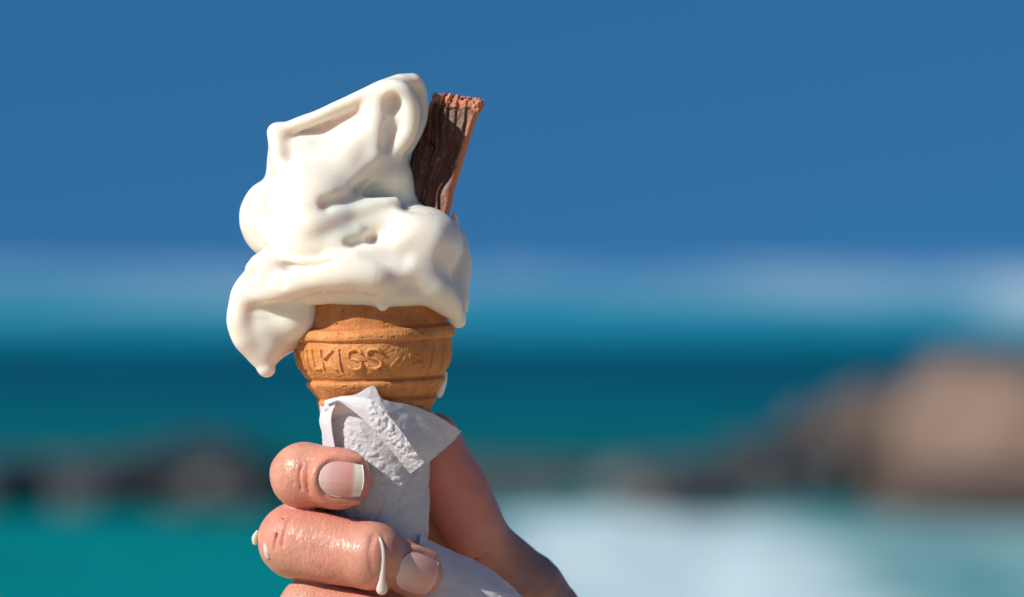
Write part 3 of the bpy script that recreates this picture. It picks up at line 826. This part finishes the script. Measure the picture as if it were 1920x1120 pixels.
def nail(center, axis, across, L, W, bulge, droop, parent, thick=2.2, skew=0.0, grown=1.0):
    c = np.array(center, float); a = np.array(axis, float); a /= np.linalg.norm(a)
    t = np.array(across, float); t -= a * (t @ a); t /= np.linalg.norm(t)
    n = np.cross(a, t)
    if n[2] > 0: n = -n
    ns, nt = 40, 36
    s = np.linspace(0, 1, ns); q = np.linspace(-1, 1, nt)
    Sg, Q = np.meshgrid(s, q, indexing='ij')
    wd = np.minimum(1, (1 - (1 - np.clip(Sg / 0.42, 0, 1)) ** 2.2) ** 0.5 + 0.0) * (1 - 0.10 * sstep(0.6, 1, Sg))
    end = 1 - 0.06 * Q ** 2 * sstep(0.5, 1, Sg)
    pos = c + a * ((Sg * end - 0.5) * L)[..., None] + t * ((Q * wd + skew * (Sg - .5)) * W / 2)[..., None]
    up = bulge * (1 - (Q * wd) ** 2) - droop * (Sg - 0.45) ** 2 * 4
    pos = pos + n * up[..., None]
    top = pos.reshape(-1, 3); bot = (pos - n * thick).reshape(-1, 3)
    i = np.arange(ns - 1)[:, None] * nt + np.arange(nt - 1)[None, :]
    Ft = np.stack([i, i + 1, i + nt + 1, i + nt], -1).reshape(-1, 4)
    m = ns * nt
    ring = list(range(nt)) + [r * nt + nt - 1 for r in range(1, ns)] + [(ns - 1) * nt + k for k in range(nt - 2, -1, -1)] + [r * nt for r in range(ns - 2, 0, -1)]
    side = [(ring[k], ring[(k + 1) % len(ring)], ring[(k + 1) % len(ring)] + m, ring[k] + m) for k in range(len(ring))]
    F = np.vstack([Ft, Ft[:, ::-1] + m, side])
    al = np.concatenate([Sg.ravel(), Sg.ravel()])
    return link_mesh('fingernail', np.vstack([top, bot]), F, M_nail, parent, attrs={'along': al * grown})
nail((647, 889, -178), (1, 0.09, 0.10), (-0.10, 1, 0.0), 83, 66, 11, 4, hand_root, skew=0.0)
n2 = nail((782, 1063, -147), (1, 0.42, 0.46), (-0.42, 1, 0.0), 80, 74, 14, 4, hand_root, grown=0.79)

# ------------------------------------------------------------------ napkin
def patch(ctrl, name, parent, res=70, emb=None, thick=1.2, amp=0.6, seed=1):
    C = np.array(ctrl, float)                     # rows x cols x 3
    rows_ = [spline(r, max(2, int(res / (len(r) - 1)))) for r in C]
    R = np.array(rows_)
    cols = [spline(R[:, k], max(2, int(res / (len(C) - 1)))) for k in range(R.shape[1])]
    G_ = np.array(cols).transpose(1, 0, 2)
    nr, nc = G_.shape[:2]
    P = G_.reshape(-1, 3)
    i = np.arange(nr - 1)[:, None] * nc + np.arange(nc - 1)[None, :]
    F = np.stack([i, i + 1, i + nc + 1, i + nc], -1).reshape(-1, 4)
    Nn = vnormals(P, F)
    if Nn[:, 2].mean() > 0: Nn = -Nn; F = F[:, ::-1]
    x, y, z = P.T
    d = amp * fbm(x / 22, y / 22, z / 22, 3, seed)
    if emb is not None: d = d + emb(x, y, z)
    P = P + Nn * d[:, None]
    m = len(P)
    bot = P - Nn * thick
    a = np.arange(nr * nc).reshape(nr, nc)
    ring = np.concatenate([a[0, :], a[1:, -1], a[-1, -2::-1], a[-2:0:-1, 0]])
    nx = np.roll(ring, -1)
    side = np.stack([ring, ring + m, nx + m, nx], 1)
    FF = np.vstack([F, F[:, ::-1] + m, side])
    return link_mesh(name, np.vstack([P, bot]), FF, M_nap, parent)

nap_root = thing('paper_napkin', 'white embossed paper napkin wrapped round the lower end of the wafer cup', 'napkin', (710, 1000, -90))
def cell_bumps(x, y, z, sc_=8.0, seed=2):
    return 1.7 * sstep(-0.1, 0.65, vnoise(x / sc_, y / sc_, z / sc_, seed)) - 1.5 * sstep(0.1, 0.7, vnoise(x / sc_ + 7, y / sc_, z / sc_, seed + 3))
# wrap round the stem
wrap = []
for y0 in np.linspace(752, 1040, 12):
    row = []
    for a in np.linspace(-165, 165, 23):
        ar = math.radians(a)
        r = np.interp(y0, [752, 790, 850, 930, 1040], [109, 105, 100, 97, 91])
        row.append((CX + 4 + (y0 - 850) * 0.01 + math.sin(ar) * r, y0 + (10 * (1 - math.cos(ar)) if y0 < 760 else 0) + (14 if y0 < 760 and a > 10 else 0), -math.cos(ar) * (r + 3)))
    wrap.append(row)
def emb_wrap(x, y, z):
    line = (x - 655) - (y - 790) * 0.80
    m = (1 - sstep(10, 24, line)) * (1 - sstep(28, 44, -line)) * sstep(775, 785, y) * (1 - sstep(900, 945, y))
    m = np.maximum(m, 0.25 * sstep(870, 900, y))
    fold = 1 - sstep(0.0, 0.14, np.abs(vnoise(x / 38 + y / 90, y / 120, z / 60, 44)))
    return m * cell_bumps(x, y, z, 7.5) * (z < 0) + 0.8 * cell_bumps(x, y, z, 6, 50) * 0.5 - 2.2 * fold * sstep(820, 870, y) + 1.6 * vnoise(x / 28, y / 50, z / 30, 45)
patch(wrap, 'wrapped_sheet', nap_root, 330, emb_wrap, amp=1.0)
# flared collar, right
collar = [
    [(612, 748, -86), (640, 740, -110), (672, 735, -122), (704, 719, -128), (722, 744, -126), (774, 757, -98), (822, 779, -50), (866, 810, 8)],
    [(612, 766, -90), (645, 757, -114), (680, 757, -124), (712, 758, -128), (738, 775, -122), (780, 788, -96), (818, 806, -56), (850, 828, -6)],
    [(618, 786, -66), (655, 782, -88), (690, 786, -102), (724, 798, -112), (752, 808, -112), (780, 822, -96), (806, 838, -70), (828, 846, -40)],
    [(630, 812, -60), (665, 812, -76), (700, 820, -88), (732, 832, -98), (758, 842, -103), (776, 852, -95), (792, 860, -82), (803, 867, -68)]]
patch(collar, 'collar', nap_root, 140, amp=1.4, seed=5)
# turned-over edge
stripT = [(618, 752), (640, 741), (667, 739), (703, 744), (731, 771), (756, 800), (781, 837), (799, 860)]
stripB = [(618, 756), (640, 749), (661, 760), (686, 780), (710, 806), (740, 841), (758, 864), (772, 881)]
dT = [-96, -126, -146, -160, -166, -166, -162, -156]
dB = [-98, -130, -148, -156, -156, -150, -142, -134]
st = []
for t in (0, .33, .66, 1):
    st.append([((1 - t) * a[0] + t * b[0], (1 - t) * a[1] + t * b[1], (1 - t) * p + t * q - 7 * math.sin(math.pi * t)) for a, b, p, q in zip(stripT, stripB, dT, dB)])
def emb_strip(x, y, z):
    u = (x - 667) * 0.63 - (y - 740) * 0.77          # across the strip
    return cell_bumps(x, y, z, 6.0, 8) * sstep(690, 706, x) * (0.4 + 1.0 * sstep(-30, -8, u))
patch(st, 'turned_edge', nap_root, 200, emb_strip, amp=0.6, seed=9)
# left flap that rises over the index finger
lf = [
    [(606, 764, -40), (622, 748, -88), (640, 743, -122)],
    [(601, 785, -44), (612, 775, -84), (626, 772, -106)],
    [(606, 812, -48), (614, 806, -84), (626, 800, -102)],
    [(613, 840, -52), (620, 838, -82), (632, 836, -98)]]
patch(lf, 'left_flap', nap_root, 60, amp=0.8, seed=11)
# tail under the thumb
tail = [
    [(790, 1000, -60), (806, 1012, -30), (850, 1034, 0), (905, 1060, 10), (950, 1092, 12), (985, 1128, 14)],
    [(786, 1030, -74), (815, 1040, -62), (855, 1068, -46), (895, 1090, -36), (935, 1115, -30), (968, 1150, -26)],
    [(776, 1085, -86), (812, 1090, -78), (850, 1110, -70), (885, 1132, -62), (920, 1155, -54), (950, 1185, -48)],
    [(770, 1140, -90), (810, 1145, -84), (845, 1160, -80), (880, 1180, -74), (910, 1200, -66), (935, 1225, -60)]]
def emb_tail(x, y, z): return cell_bumps(x, y, z, 8, 14) * sstep(920, 950, x)
patch(tail, 'tail', nap_root, 150, emb_tail, amp=1.2, seed=15)

# ------------------------------------------------------------------ drips on the hand
def drip(pts, label, k=3):
    P = np.array([p for p in pts], float)
    lo = P[:, :3].min(0) - P[:, 3].max() - 6; hi = P[:, :3].max(0) + P[:, 3].max() + 6
    f = Field(lo, hi, 1.2)
    f.chain(pts, k, n=8)
    V, F = f.mesh(1)
    o = link_mesh('ice_cream_drip', V, F, M_milk)
    return tag(o, label, 'drip', 'melted drips on the fingers')
drip([(487, 992, -80, 3), (483, 1003, -82, 6), (483, 1012, -82, 5)], 'white drip clinging to the outer edge of the middle finger knuckle')
drip([(508, 1012, -116, 7), (510, 1024, -118, 9), (511, 1034, -117, 7)], 'small oval white drop on the face of the middle finger knuckle')
drip([(708, 984, -178, 1.5), (720, 1000, -194, 3.0), (725, 1020, -199, 3.6), (725, 1045, -199, 4.2), (723, 1070, -193, 6), (722, 1090, -184, 11)], 'long milky run ending in a round bead beside the shaded nail')
